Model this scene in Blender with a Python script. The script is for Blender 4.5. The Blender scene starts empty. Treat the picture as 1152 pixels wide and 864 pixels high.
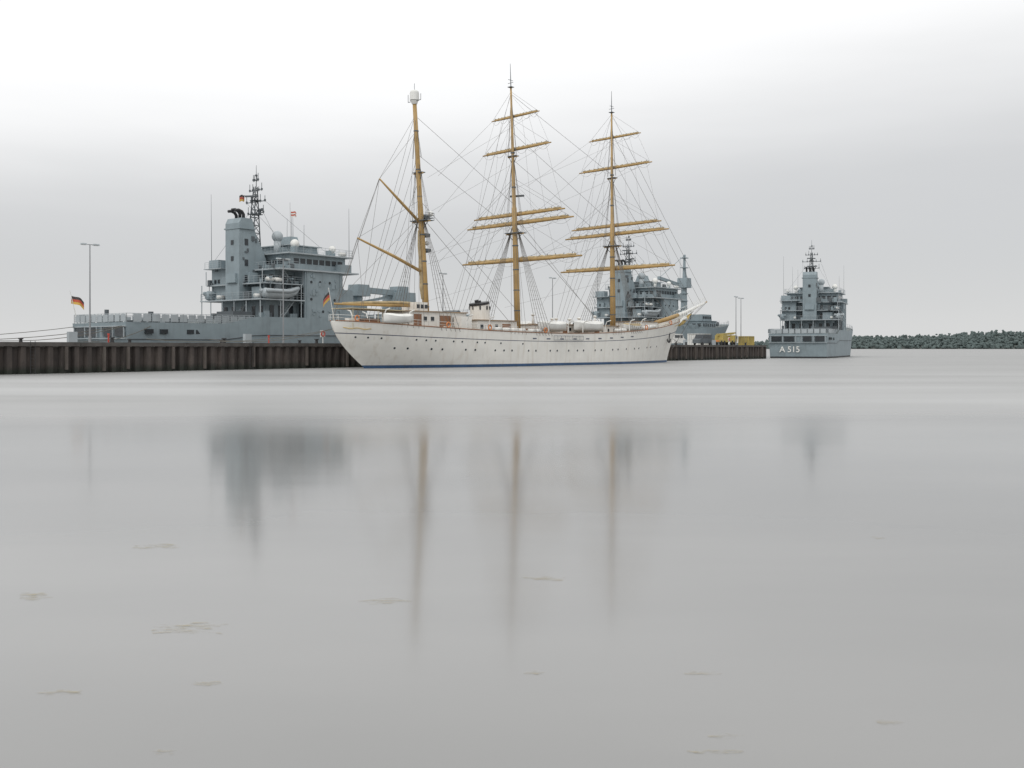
import bpy, math, random, bmesh
import numpy as np
from mathutils import Vector, Matrix
random.seed(7)
R = random.random
def U(a, b): return a + (b - a) * random.random()
scene = bpy.context.scene
scene.view_settings.view_transform = 'Standard'
scene.view_settings.look = 'None'
scene.view_settings.exposure = 0

# ------------------------------------------------------------------ materials
def newmat(name):
    m = bpy.data.materials.new(name); m.use_nodes = True
    nt = m.node_tree
    return m, nt, nt.nodes['Principled BSDF']

def paint(name, col, rough=0.5, var=0.12, streak=0.0, streak_col=(0.16, 0.09, 0.05), metal=0.0, nscale=0.6):
    m, nt, p = newmat(name)
    N, L = nt.nodes, nt.links
    tc = N.new('ShaderNodeTexCoord')
    n1 = N.new('ShaderNodeTexNoise'); n1.inputs['Scale'].default_value = nscale; n1.inputs['Detail'].default_value = 6
    L.new(tc.outputs['Object'], n1.inputs['Vector'])
    cr = N.new('ShaderNodeValToRGB')
    cr.color_ramp.elements[0].position = 0.3; cr.color_ramp.elements[1].position = 0.7
    cr.color_ramp.elements[0].color = (*[c * (1 - var) for c in col], 1)
    cr.color_ramp.elements[1].color = (*[min(1, c * (1 + var * .6)) for c in col], 1)
    L.new(n1.outputs['Fac'], cr.inputs['Fac'])
    out = cr.outputs['Color']
    if streak > 0:
        mp = N.new('ShaderNodeMapping'); mp.inputs['Scale'].default_value = (1.1, 1.1, 0.12)
        L.new(tc.outputs['Object'], mp.inputs['Vector'])
        n2 = N.new('ShaderNodeTexNoise'); n2.inputs['Scale'].default_value = 1.6; n2.inputs['Detail'].default_value = 5
        L.new(mp.outputs['Vector'], n2.inputs['Vector'])
        r2 = N.new('ShaderNodeMapRange'); r2.inputs['From Min'].default_value = 0.52; r2.inputs['From Max'].default_value = 0.78
        r2.inputs['To Max'].default_value = streak
        L.new(n2.outputs['Fac'], r2.inputs['Value'])
        mx = N.new('ShaderNodeMixRGB'); mx.inputs['Color2'].default_value = (*streak_col, 1)
        L.new(r2.outputs['Result'], mx.inputs['Fac']); L.new(out, mx.inputs['Color1'])
        out = mx.outputs['Color']
    L.new(out, p.inputs['Base Color'])
    p.inputs['Roughness'].default_value = rough
    p.inputs['Metallic'].default_value = metal
    return m

M = dict(
    white=paint('white_paint', (0.76, 0.745, 0.70), 0.45, 0.06, 0.35, (0.45, 0.38, 0.29)),
    white2=paint('white_fittings', (0.74, 0.74, 0.71), 0.5, 0.15, 0.2, (0.4, 0.35, 0.3)),
    blue=paint('blue_boot_top', (0.05, 0.11, 0.22), 0.5, 0.2, 0.3, (0.08, 0.10, 0.10)),
    navy=paint('navy_line', (0.07, 0.08, 0.12), 0.5),
    deck=paint('teak_deck', (0.30, 0.21, 0.13), 0.7, 0.2),
    awning=paint('canvas_awning', (0.56, 0.49, 0.33), 0.9, 0.15),
    ochre=paint('ochre_mast_paint', (0.42, 0.275, 0.105), 0.5, 0.2, 0.35, (0.22, 0.13, 0.05)),
    sail=paint('furled_sail_cloth', (0.43, 0.34, 0.20), 0.9, 0.35, nscale=1.5),
    wood=paint('varnished_wood', (0.25, 0.12, 0.06), 0.45, 0.25),
    rope=paint('rope_rigging', (0.16, 0.15, 0.14), 0.9, 0.2),
    rope2=paint('mooring_rope', (0.16, 0.15, 0.13), 0.9, 0.2),
    glass=paint('dark_glass_and_recess_shade', (0.03, 0.036, 0.042), 0.15, 0.2),
    black=paint('black_paint', (0.025, 0.025, 0.027), 0.5, 0.2),
    gold=paint('gilding', (0.55, 0.40, 0.14), 0.4, 0.2),
    grey=paint('naval_grey_paint_hazed', (0.245, 0.30, 0.325), 0.55, 0.12, 0.35, (0.14, 0.155, 0.155)),  # grey lightened to put distance haze into the paint colour
    grey_l=paint('naval_light_grey', (0.37, 0.41, 0.43), 0.55, 0.12, 0.2, (0.2, 0.2, 0.2)),
    grey_d=paint('naval_dark_grey', (0.095, 0.11, 0.12), 0.6, 0.2),
    deckgrey=paint('deck_grey', (0.12, 0.14, 0.14), 0.8, 0.2),
    boot=paint('ship_boot_topping', (0.04, 0.043, 0.046), 0.6, 0.2),
    red=paint('red_paint', (0.50, 0.06, 0.04), 0.5),
    orange=paint('orange_paint', (0.62, 0.22, 0.07), 0.5),
    yellow=paint('yellow_paint', (0.42, 0.33, 0.10), 0.6, 0.2, 0.4, (0.2, .16, .08)),
    galv=paint('galvanised_steel', (0.30, 0.31, 0.32), 0.5, 0.15, metal=0.3),
    fl_black=paint('flag_black_cloth', (0.07, 0.06, 0.06), 0.9),
    fl_red=paint('flag_red_cloth', (0.50, 0.10, 0.06), 0.9),
    flagyellow=paint('flag_gold_cloth', (0.65, 0.42, 0.10), 0.9),
)

# ------------------------------------------------------------------ mesh builder
class B:
    def __init__(s, name, mat, parent=None, smooth=False):
        s.n, s.m, s.p, s.sm = name, mat, parent, smooth
        s.v, s.f = [], []
    def box(s, cx, cy, cz, sx, sy, sz, rz=0.0, tx=1.0, ty=1.0, ox=0.0, ry=0.0):
        j = lambda: U(-0.004, 0.004)
        hx, hy, hz = sx / 2 + j(), sy / 2 + j(), sz / 2 + j()
        cx += j(); cy += j(); cz += j()
        b = len(s.v); c, si = math.cos(rz), math.sin(rz); cr, sr = math.cos(ry), math.sin(ry)
        for z, kx, ky, o in ((-hz, 1, 1, 0), (hz, tx, ty, ox)):
            for x, y in ((-hx, -hy), (hx, -hy), (hx, hy), (-hx, hy)):
                X, Y = x * kx + o, y * ky
                X2, Z2 = X * cr + z * sr, -X * sr + z * cr
                s.v.append((cx + X2 * c - Y * si, cy + X2 * si + Y * c, cz + Z2))
        for q in ((3, 2, 1, 0), (4, 5, 6, 7), (0, 1, 5, 4), (1, 2, 6, 5), (2, 3, 7, 6), (3, 0, 4, 7)):
            s.f.append([b + i for i in q])
    def bb(s, x0, x1, y0, y1, z0, z1, **k):
        s.box((x0 + x1) / 2, (y0 + y1) / 2, (z0 + z1) / 2, x1 - x0, y1 - y0, z1 - z0, **k)
    def tube(s, p, q, r, r2=None, n=8, cap=True):
        p, q = Vector(p), Vector(q); d = q - p
        if d.length < 1e-6: return
        r2 = r if r2 is None else r2
        d.normalize(); a = d.orthogonal().normalized(); c = d.cross(a)
        b = len(s.v)
        for o, rr in ((p, r), (q, r2)):
            for i in range(n):
                t = 2 * math.pi * i / n
                s.v.append(tuple(o + a * math.cos(t) * rr + c * math.sin(t) * rr))
        for i in range(n):
            k = (i + 1) % n
            s.f.append([b + i, b + k, b + n + k, b + n + i])
        if cap:
            s.f.append([b + i for i in range(n)][::-1]); s.f.append([b + n + i for i in range(n)])
    def path(s, pts, rs, n=8):
        if not hasattr(rs, '__len__'): rs = [rs] * len(pts)
        pts = [Vector(p) for p in pts]
        dd = pts[-1] - pts[0]
        if dd.length < 1e-4: dd = Vector((0, 1, 0))
        b = len(s.v); ref = dd.normalized().orthogonal().normalized()
        for k, p in enumerate(pts):
            d = (pts[min(k + 1, len(pts) - 1)] - pts[max(k - 1, 0)]).normalized()
            a = ref - d * ref.dot(d)
            a = a.normalized() if a.length > 1e-3 else d.orthogonal().normalized()
            c = d.cross(a)
            for i in range(n):
                t = 2 * math.pi * i / n
                s.v.append(tuple(p + a * math.cos(t) * rs[k] + c * math.sin(t) * rs[k]))
        for k in range(len(pts) - 1):
            for i in range(n):
                j = (i + 1) % n
                s.f.append([b + k * n + i, b + k * n + j, b + (k + 1) * n + j, b + (k + 1) * n + i])
        s.f.append([b + i for i in range(n)][::-1]); e = b + (len(pts) - 1) * n
        s.f.append([e + i for i in range(n)])
    def ring(s, c, r, t, axis='y', n=16, m=6):
        b = len(s.v)
        for i in range(n):
            a = 2 * math.pi * i / n
            for j in range(m):
                q = 2 * math.pi * j / m; rr = r + t * math.cos(q)
                s.v.append((c[0] + rr * math.cos(a), c[1] + t * math.sin(q), c[2] + rr * math.sin(a)))
        for i in range(n):
            for j in range(m):
                i2, j2 = (i + 1) % n, (j + 1) % m
                s.f.append([b + i * m + j, b + i2 * m + j, b + i2 * m + j2, b + i * m + j2])
    def rope(s, p, q, r=0.022, sag=0.0, n=4):
        if sag == 0: s.tube(p, q, r, n=n, cap=False); return
        p, q = Vector(p), Vector(q); pts = []
        for i in range(11):
            t = i / 10; v = p.lerp(q, t); v.z -= sag * 4 * t * (1 - t); pts.append(v)
        s.path(pts, r, n)
    def ball(s, c, r, sz=1.0, nu=12, nv=8):
        b = len(s.v)
        rx, ry, rz = (r, r, r * sz) if not hasattr(r, '__len__') else r
        for j in range(nv + 1):
            ph = math.pi * j / nv - math.pi / 2
            for i in range(nu):
                t = 2 * math.pi * i / nu
                s.v.append((c[0] + rx * math.cos(ph) * math.cos(t), c[1] + ry * math.cos(ph) * math.sin(t), c[2] + rz * math.sin(ph)))
        for j in range(nv):
            for i in range(nu):
                k = (i + 1) % nu
                s.f.append([b + j * nu + i, b + j * nu + k, b + (j + 1) * nu + k, b + (j + 1) * nu + i])
    def prism(s, prof, y0, y1):
        b = len(s.v); n = len(prof)
        for y in (y0, y1):
            for x, z in prof: s.v.append((x, y, z))
        s.f.append([b + i for i in range(n)]); s.f.append([b + n + i for i in range(n)][::-1])
        for i in range(n):
            k = (i + 1) % n
            s.f.append([b + i, b + n + i, b + n + k, b + k])
    def rail(s, pts, h=1.05, sp=1.6, r=0.028, wires=3):
        for a, b in zip(pts[:-1], pts[1:]):
            a, b = Vector(a), Vector(b); L = (b - a).length; n = max(1, int(L / sp))
            for i in range(n + 1):
                p = a.lerp(b, i / n); s.tube(p, p + Vector((0, 0, h)), r, n=4, cap=False)
            for w in range(wires):
                z = Vector((0, 0, h * (w + 1) / wires)); s.tube(a + z, b + z, r * (1.1 if w == wires - 1 else .7), n=4, cap=False)
    def done(s):
        me = bpy.data.meshes.new(s.n); me.from_pydata(s.v, [], s.f)
        mats = s.m if isinstance(s.m, (list, tuple)) else [s.m]
        for m in mats: me.materials.append(m)
        if s.sm: me.polygons.foreach_set('use_smooth', [True] * len(me.polygons))
        me.update()
        o = bpy.data.objects.new(s.n, me); scene.collection.objects.link(o)
        if s.p: o.parent = s.p
        return o

def empty(name, loc=(0, 0, 0), rz=0.0):
    e = bpy.data.objects.new(name, None); scene.collection.objects.link(e)
    e.location = loc; e.rotation_euler = (0, 0, rz); e.empty_display_size = 1
    return e

def hull_loft(name, parent, mats, xs, xb, hb, top, rows, N=48, rowmat=None, cap_stern=False):
    V, F, MI = [], [], []
    nr = len(rows)
    fs = [(1 - math.cos(math.pi * i / N)) / 2 for i in range(N + 1)]
    for sgn in (-1, 1):
        base = len(V)
        for r in rows:
            for f in fs:
                if isinstance(r, tuple):
                    z = r[1]; w = max(0.0, z / 6.0) if z > 0 else 0.0
                    x = xs(w) + f * (xb(w) - xs(w))
                    y = hb(f, w) * (0.86 if z < 0 else 1)
                else:
                    w = r; x = xs(w) + f * (xb(w) - xs(w)); z = w * top(x); y = hb(f, w)
                V.append((x, sgn * y, z))
        for j in range(nr - 1):
            for i in range(N):
                a = base + j * (N + 1) + i; b = a + 1; c = b + N + 1; d = a + N + 1
                F.append([a, b, c, d] if sgn < 0 else [d, c, b, a]); MI.append(rowmat(j) if rowmat else 0)
    if cap_stern:
        h = nr * (N + 1)
        for j in range(nr - 1):
            a = j * (N + 1); d = (j + 1) * (N + 1)
            F.append([a, d, h + d, h + a]); MI.append(rowmat(j) if rowmat else 0)
    me = bpy.data.meshes.new(name); me.from_pydata(V, [], F)
    for m in mats: me.materials.append(m)
    me.polygons.foreach_set('material_index', MI)
    sm = [True] * len(F)
    if cap_stern:
        for i in range(nr - 1): sm[-1 - i] = False
    me.polygons.foreach_set('use_smooth', sm); me.update()
    o = bpy.data.objects.new(name, me); scene.collection.objects.link(o); o.parent = parent
    return o

def flag(parent, name, x, y, z, w, h, cols, ang=0.0, sag=0.3):
    n = 10; k = len(cols)
    for si, m in enumerate(cols):
        b = B('%s_stripe_%d' % (name, si + 1), m, parent, True)
        for i in range(n + 1):
            t = i / n
            for e in (0, 1):
                zz = z - h * (si + e) / k - sag * t * t * w * 0.6 - 0.06 * math.sin(t * 7)
                b.v.append((x + math.cos(ang) * t * w * .9, y + math.sin(ang) * t * w * .9 + 0.14 * math.sin(t * 8 + e * .4), zz))
        for i in range(n): b.f.append([2 * i, 2 * i + 2, 2 * i + 3, 2 * i + 1])
        b.done()

# ------------------------------------------------------------------ camera / world / sun
cam = bpy.data.cameras.new('camera'); co = bpy.data.objects.new('camera', cam); scene.collection.objects.link(co)
co.location = (0, 0, 2.6); co.rotation_euler = (math.radians(90), 0, 0)
cam.sensor_width = 36; cam.lens = 35; cam.shift_y = -41 / 1152; cam.clip_end = 60000; cam.clip_start = 0.1
scene.camera = co

world = bpy.data.worlds.new('World'); scene.world = world; world.use_nodes = True
N, L = world.node_tree.nodes, world.node_tree.links
N.clear()
SUN_EL, SUN_AZ = math.radians(48), math.radians(200)
sky = N.new('ShaderNodeTexSky'); sky.sky_type = 'NISHITA'; sky.sun_disc = False
sky.sun_elevation = SUN_EL; sky.sun_rotation = SUN_AZ
bg1 = N.new('ShaderNodeBackground'); bg1.inputs['Strength'].default_value = 0.10
L.new(sky.outputs['Color'], bg1.inputs['Color'])
tc = N.new('ShaderNodeTexCoord')
sep = N.new('ShaderNodeSeparateXYZ'); L.new(tc.outputs['Generated'], sep.inputs['Vector'])
mp = N.new('ShaderNodeMapping'); mp.inputs['Scale'].default_value = (1.0, 1.0, 6.0); mp.inputs['Location'].default_value = (3.1, 0, 0)
L.new(tc.outputs['Generated'], mp.inputs['Vector'])
nz = N.new('ShaderNodeTexNoise'); nz.inputs['Scale'].default_value = 1.7; nz.inputs['Detail'].default_value = 4; nz.inputs['Roughness'].default_value = 0.5
L.new(mp.outputs['Vector'], nz.inputs['Vector'])
def math_node(op, a, b=None, c=None):
    m = N.new('ShaderNodeMath'); m.operation = op
    for i, v in enumerate((a, b, c)):
        if v is None: continue
        if isinstance(v, (int, float)): m.inputs[i].default_value = v
        else: L.new(v, m.inputs[i])
    return m.outputs[0]
n_off = math_node('MULTIPLY_ADD', nz.outputs['Fac'], 0.10, -0.05)
x_off = math_node('MULTIPLY', sep.outputs['X'], -0.10)
zc = math_node('ABSOLUTE', sep.outputs['Z'])
xz = math_node('MULTIPLY', x_off, math_node('MINIMUM', math_node('MULTIPLY', zc, 5.0), 1.0))
nn = math_node('MULTIPLY', n_off, math_node('MINIMUM', math_node('MULTIPLY_ADD', zc, 4.0, 0.35), 1.0))
fac = math_node('ADD', math_node('ADD', zc, xz), nn)
cr = N.new('ShaderNodeValToRGB'); cr.color_ramp.interpolation = 'B_SPLINE'
E = cr.color_ramp.elements
E[0].position = 0.0; E[0].color = (0.56, 0.563, 0.565, 1)
E[1].position = 1.0; E[1].color = (0.95, 0.95, 0.95, 1)
for p, c in ((0.06, (0.485, 0.49, 0.497)), (0.13, (0.51, 0.513, 0.518)), (0.185, (0.62, 0.622, 0.624)), (0.235, (0.78, 0.78, 0.78)), (0.29, (0.86, 0.86, 0.86)), (0.5, (0.87, 0.87, 0.87))):
    e = E.new(p); e.color = (*c, 1)
L.new(fac, cr.inputs['Fac'])
bg2 = N.new('ShaderNodeBackground'); bg2.inputs['Strength'].default_value = 1.28
L.new(cr.outputs['Color'], bg2.inputs['Color'])
mxs = N.new('ShaderNodeMixShader'); mxs.inputs['Fac'].default_value = 0.95
L.new(bg1.outputs[0], mxs.inputs[1]); L.new(bg2.outputs[0], mxs.inputs[2])
wo = N.new('ShaderNodeOutputWorld'); L.new(mxs.outputs[0], wo.inputs['Surface'])

sl = bpy.data.lights.new('sun', 'SUN'); sl.energy = 1.0; sl.angle = math.radians(25); sl.color = (1, 0.97, 0.93)
so = bpy.data.objects.new('sun', sl); scene.collection.objects.link(so)
sd = Vector((math.sin(SUN_AZ) * math.cos(SUN_EL), math.cos(SUN_AZ) * math.cos(SUN_EL), math.sin(SUN_EL)))
so.rotation_euler = sd.to_track_quat('Z', 'Y').to_euler()

# ------------------------------------------------------------------ water
m, nt, p = newmat('harbour_water'); N, L = nt.nodes, nt.links
geo = N.new('ShaderNodeTexCoord'); sp = N.new('ShaderNodeSeparateXYZ'); L.new(geo.outputs['Object'], sp.inputs['Vector'])
def noise(scale, mscale, detail=3, rough=.5):
    mp = N.new('ShaderNodeMapping'); mp.inputs['Scale'].default_value = mscale; L.new(geo.outputs['Object'], mp.inputs['Vector'])
    n = N.new('ShaderNodeTexNoise'); n.inputs['Scale'].default_value = scale; n.inputs['Detail'].default_value = detail; n.inputs['Roughness'].default_value = rough
    L.new(mp.outputs['Vector'], n.inputs['Vector']); return n.outputs['Fac']
big = noise(0.05, (0.35, 1.0, 1))
yy = math_node('MULTIPLY_ADD', big, 16.0, -8.0)
ys = math_node('ADD', sp.outputs['Y'], yy)
def rng(v, a, b, c, d):
    r = N.new('ShaderNodeMapRange'); r.interpolation_type = 'SMOOTHSTEP'
    for k, x in zip(('From Min', 'From Max', 'To Min', 'To Max'), (a, b, c, d)): r.inputs[k].default_value = x
    L.new(v, r.inputs['Value']); return r.outputs['Result']
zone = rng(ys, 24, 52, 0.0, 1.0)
streak = noise(0.06, (0.16, 1.0, 1), 3, .5)
base_r = math_node('MULTIPLY_ADD', zone, 0.34, 0.11)
rg = math_node('ADD', base_r, math_node('MULTIPLY', math_node('MULTIPLY_ADD', streak, 0.22, -0.11), math_node('MULTIPLY_ADD', zone, .6, .15)))
L.new(rg, p.inputs['Roughness'])
cr = N.new('ShaderNodeValToRGB'); cr.color_ramp.elements[0].position = .3; cr.color_ramp.elements[1].position = .7
cr.color_ramp.elements[0].color = (0.205, 0.207, 0.202, 1); cr.color_ramp.elements[1].color = (0.245, 0.245, 0.238, 1)
L.new(noise(0.22, (0.4, 1, 1), 4), cr.inputs['Fac'])
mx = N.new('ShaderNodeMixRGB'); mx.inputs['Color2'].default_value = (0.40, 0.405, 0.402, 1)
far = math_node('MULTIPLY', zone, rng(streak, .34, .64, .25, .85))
# ruffled band's sky sheen is painted into the base colour, fading farther out
far_sheen = math_node('MULTIPLY', far, rng(ys, 60, 125, 1.0, 0.45))
L.new(far_sheen, mx.inputs['Fac']); L.new(cr.outputs['Color'], mx.inputs['Color1']); L.new(mx.outputs['Color'], p.inputs['Base Color'])
p.inputs['IOR'].default_value = 1.48
bmp = N.new('ShaderNodeBump'); bmp.inputs['Strength'].default_value = 0.05; bmp.inputs['Distance'].default_value = 0.06
L.new(noise(0.5, (0.25, 1.0, 1), 3), bmp.inputs['Height']); L.new(bmp.outputs['Normal'], p.inputs['Normal'])
w = B('water', m); w.v = [(-25000, -60, 0), (25000, -60, 0), (25000, 40000, 0), (-25000, 40000, 0)]; w.f = [[0, 1, 2, 3]]; w.done()

# ------------------------------------------------------------------ pier
QA = math.atan2(0.785, 0.62)
P0 = Vector((-49.1, 95.5, 0)); QD = Vector((0.62, 0.785, 0)).normalized(); QN = Vector((-0.785, 0.62, 0)).normalized()
pier = empty('harbour_pier', P0, QA)
S0, S1, QW, QH = -160.0, 175.0, 22.0, 3.15
m, nt, p = newmat('rusty_sheet_piling'); N, L = nt.nodes, nt.links
geo = N.new('ShaderNodeTexCoord'); sp = N.new('ShaderNodeSeparateXYZ'); L.new(geo.outputs['Object'], sp.inputs['Vector'])
n1 = noise(1.2, (0.9, 1, .25), 6, .65); n2 = noise(0.35, (1, 1, .05), 3)
cr = N.new('ShaderNodeValToRGB'); E = cr.color_ramp.elements
E[0].position = .3; E[0].color = (0.026, 0.023, 0.022, 1); E[1].position = .72; E[1].color = (0.120, 0.098, 0.086, 1)
e = E.new(.5); e.color = (0.055, 0.045, 0.040, 1)
L.new(math_node('ADD', math_node('MULTIPLY', n1, .55), math_node('MULTIPLY', n2, .45)), cr.inputs['Fac'])
mx = N.new('ShaderNodeMixRGB'); mx.inputs['Color2'].default_value = (0.02, 0.024, 0.018, 1)
mr = N.new('ShaderNodeMapRange'); mr.inputs['From Min'].default_value = 0.9; mr.inputs['From Max'].default_value = 0.25
L.new(math_node('ADD', sp.outputs['Z'], math_node('MULTIPLY_ADD', n1, .8, -.4)), mr.inputs['Value'])
L.new(mr.outputs['Result'], mx.inputs['Fac']); L.new(cr.outputs['Color'], mx.inputs['Color1']); L.new(mx.outputs['Color'], p.inputs['Base Color'])
p.inputs['Roughness'].default_value = 0.85
pw = B('sheet_piling', m, pier)
per = 1.35; s = S0; pts = []
while s < S1:
    pts += [(s, 0.0), (s + per * .36, 0.0), (s + per * .5, .42), (s + per * .86, .42)]; s += per
for side in (0, 1):
    b0 = len(pw.v)
    for (a, d) in pts:
        y = d if side == 0 else QW - d
        pw.v += [(a, y, -1.5), (a, y, QH - .42)]
    for i in range(len(pts) - 1):
        k = b0 + 2 * i; pw.f.append([k, k + 2, k + 3, k + 1])
b0 = len(pw.v); pw.v += [(S1, 0, -1.5), (S1, QW, -1.5), (S1, QW, QH - .42), (S1, 0, QH - .42)]; pw.f.append([b0, b0 + 1, b0 + 2, b0 + 3])
pw.done()
conc = paint('pier_concrete', (0.20, 0.19, 0.175), 0.85, 0.25, 0.3, (0.10, 0.09, 0.08), nscale=.8)
concd = paint('capping_beam_concrete', (0.085, 0.078, 0.072), 0.85, 0.3, 0.4, (0.05, 0.035, 0.03), nscale=1.2)
pd = B('pier_deck', conc, pier); pd.bb(S0, S1, 0.35, QW - .35, QH - .5, QH - 0.02); pd.done()
pc = B('capping_beam', concd, pier)
s = S0
while s < S1:
    e = min(s + 12.0, S1); pc.bb(s + .02, e - .02, -0.12, .55, QH - .42, QH); pc.bb(s + .02, e - .02, QW - .55, QW + .12, QH - .42, QH); s += 12
pc.bb(S1 - .4, S1 + .1, .6, QW - .6, QH - .41, QH + .003)
pc.done()
pf = B('timber_fenders', paint('fender_timber', (0.10, 0.085, 0.075), .9, .35, .4, (.04, .04, .035)), pier)
s = S0 + 3
while s < S1:
    pf.bb(s, s + .24, -.30, -.02, 0.1 + U(0, .3), QH - .45); s += per * random.choice((2, 3, 4, 5, 6))
pf.done()
pl = B('ladders_and_bollards', M['black'], pier)
s = S0 + 7
while s < S1 - 3:
    for k in (-.22, .22): pl.tube((s + k, -.3, 0), (s + k, -.3, QH + .1), .03, n=5)
    for q in range(9): pl.tube((s - .22, -.3, .2 + q * .33), (s + .22, -.3, .2 + q * .33), .02, n=4)
    s += 26
s = S0 + 4
while s < S1 - 2:
    for yb in (.9, QW - .9):
        pl.tube((s, yb, QH - .03), (s, yb, QH + .45), .22, .17, n=10); pl.tube((s, yb, QH + .44), (s, yb, QH + .56), .3, .28, n=10)
    s += 14
pl.done()
ph_ = B('pier_hydrant_posts', M['red'], pier)
for s_ in (12, 33, 63): ph_.tube((s_, 1.6, QH - .03), (s_, 1.6, QH + .8), .09, n=8); ph_.tube((s_, 1.6, QH + .8), (s_, 1.6, QH + .95), .13, n=8)
ph_.done()
pb_ = B('power_boxes', M['grey_l'], pier)
for s_ in (8, 30, 57, 90, 140, 153): pb_.bb(s_, s_ + .9, 2.2, 2.7, QH - .03, QH + 1.1)
pb_.done()

def Q(s, off, z=0.0): return P0 + QD * s + QN * off + Vector((0, 0, z))

def lamp(s, off, top, name='street_lamp'):
    e = empty(name, Q(s, off, QH), QA + U(-.2, .2))
    h = top - QH
    b = B('lamp_post', M['galv'], e); b.tube((0, 0, -.03), (0, 0, .9), .17, .17, n=10); b.tube((0, 0, .9), (0, 0, h), .11, .06, n=10)
    b.tube((-.75, 0, h - .02), (.75, 0, h - .02), .045, n=6); b.box(0, 0, .03, .55, .55, .06); b.done()
    b = B('lamp_heads', M['grey_l'], e)
    for k in (-1, 1): b.box(k * .8, 0, h + .02, .8, .38, .18, tx=.8, ty=.7)
    b.done()
    b = B('lamp_glass', M['white2'], e)
    for k in (-1, 1): b.box(k * .8, 0, h - .10, .5, .26, .05)
    b.done()
for s_, o_, t_ in ((20, 20, 15.4), (50, 20, 15.7), (117.7, 20, 16.6), (-12, 20, 15.4), (-44, 20, 15.4), (165.5, 3, 14.2), (172.3, 5, 14.2), (85, 20, 15.6)):
    lamp(s_, o_, t_)

for s_, o_ in ((42, 2.0), (-20, 2.0), (160, 2.0)):
    e = empty('life_ring_stand', Q(s_, o_, QH), QA)
    b = B('post', M['white2'], e); b.tube((0, 0, -.02), (0, 0, 1.7), .05, n=8); b.box(0, .06, 1.25, .8, .06, .9); b.done()
    b = B('ring', M['red'], e, True); b.ring((0, -.06, 1.25), .3, .07); b.done()

def container(s, off, col, L_=6.06, H_=2.5, z=0):
    e = empty('shipping_container', Q(s, off, QH + z), QA)
    b = B('container_body', col, e)
    n = int((L_ - .2) / .28)
    for sy in (-1.2, 1.2):
        for i in range(n):
            b.bb(-L_ / 2 + .1 + i * .28, -L_ / 2 + .24 + i * .28, min(sy, sy * 1.03), max(sy, sy * 1.03), .18, H_ - .15)
    b.bb(-L_ / 2 + .06, L_ / 2 - .06, -1.2, 1.2, .05, H_); b.done()
    b = B('container_frame', col, e)
    for sx in (-L_ / 2, L_ / 2):
        for sy in (-1.22, 1.22): b.box(sx, sy, H_ / 2 + .05, .16, .16, H_ + .1)
        b.box(sx, 0, .08, .15, 2.4, .16); b.box(sx, 0, H_ + .04, .15, 2.4, .12)
    for sy in (-1.22, 1.22): b.box(0, sy, H_ + .04, L_, .14, .12); b.box(0, sy, .08, L_, .14, .16)
    b.done()
    b = B('door_bars', M['galv'], e)
    for y in (-.8, -.3, .3, .8): b.tube((-L_ / 2 - .09, y, .2), (-L_ / 2 - .09, y, H_ - .05), .025, n=5)
    b.done()
container(172.2, 3.6, M['yellow'], 3.0, 2.0); container(161, 10, M['white2']); container(149, 14, M['grey_l'])

def truck_crane(s, off):
    e = empty('mobile_crane', Q(s, off, QH), QA)
    b = B('chassis', M['yellow'], e); b.bb(-4.5, 4.5, -1.2, 1.2, .7, 1.2); b.bb(2.8, 4.7, -1.15, 1.15, 1.15, 2.3, tx=.8, ox=-.1)
    b.bb(-2.6, -.2, -1.0, 1.0, 1.2, 2.3, tx=.9); b.box(0.6, 0, 2.55, 8.2, .45, .45, ry=-.05); b.box(4.2, 0, 2.8, 3, .32, .34, ry=-.05); b.done()
    b = B('cab_windows', M['glass'], e); b.bb(4.0, 4.6, -1.19, 1.19, 1.55, 2.1); b.bb(-.6, -.1, .3, 1.03, 1.5, 2.1); b.done()
    b = B('wheels', M['black'], e)
    for x in (-3.6, -2.1, 1.9, 3.5):
        for y in (-1.05, 1.05): b.tube((x, y - .17, .52), (x, y + .17, .52), .52, n=16)
    b.done()
    b = B('hazard_details', M['orange'], e); b.tube((3.6, 0, 2.3), (3.6, 0, 2.5), .1, n=8); b.bb(-4.56, -4.48, -1.1, 1.1, .8, 1.1); b.done()
truck_crane(165.5, 6.0)
def van(s, off, col, rot=0):
    e = empty('parked_van', Q(s, off, QH), QA + rot)
    b = B('van_body', col, e)
    b.prism([(-2.6, .35), (-2.65, 2.15), (-2.45, 2.35), (1.1, 2.35), (1.75, 1.45), (2.55, 1.2), (2.65, .4)], -.95, .95); b.done()
    b = B('windows', M['glass'], e)
    b.prism([(1.18, 2.2), (1.2, 2.26), (1.80, 1.48), (1.75, 1.42)], -.85, .85)
    for y in (-.965, .955): b.bb(.2, 1.2, y, y + .01, 1.45, 2.1); b.bb(-2.2, -.1, y, y + .01, 1.5, 2.1)
    b.done()
    b = B('wheels', M['black'], e)
    for x in (-1.7, 1.7):
        for y in (-.88, .88): b.tube((x, y - .12, .34), (x, y + .12, .34), .34, n=16)
    b.done()
van(143, 6, M['white2']); van(152, 4.5, M['grey_d'], 3.1)

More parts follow.
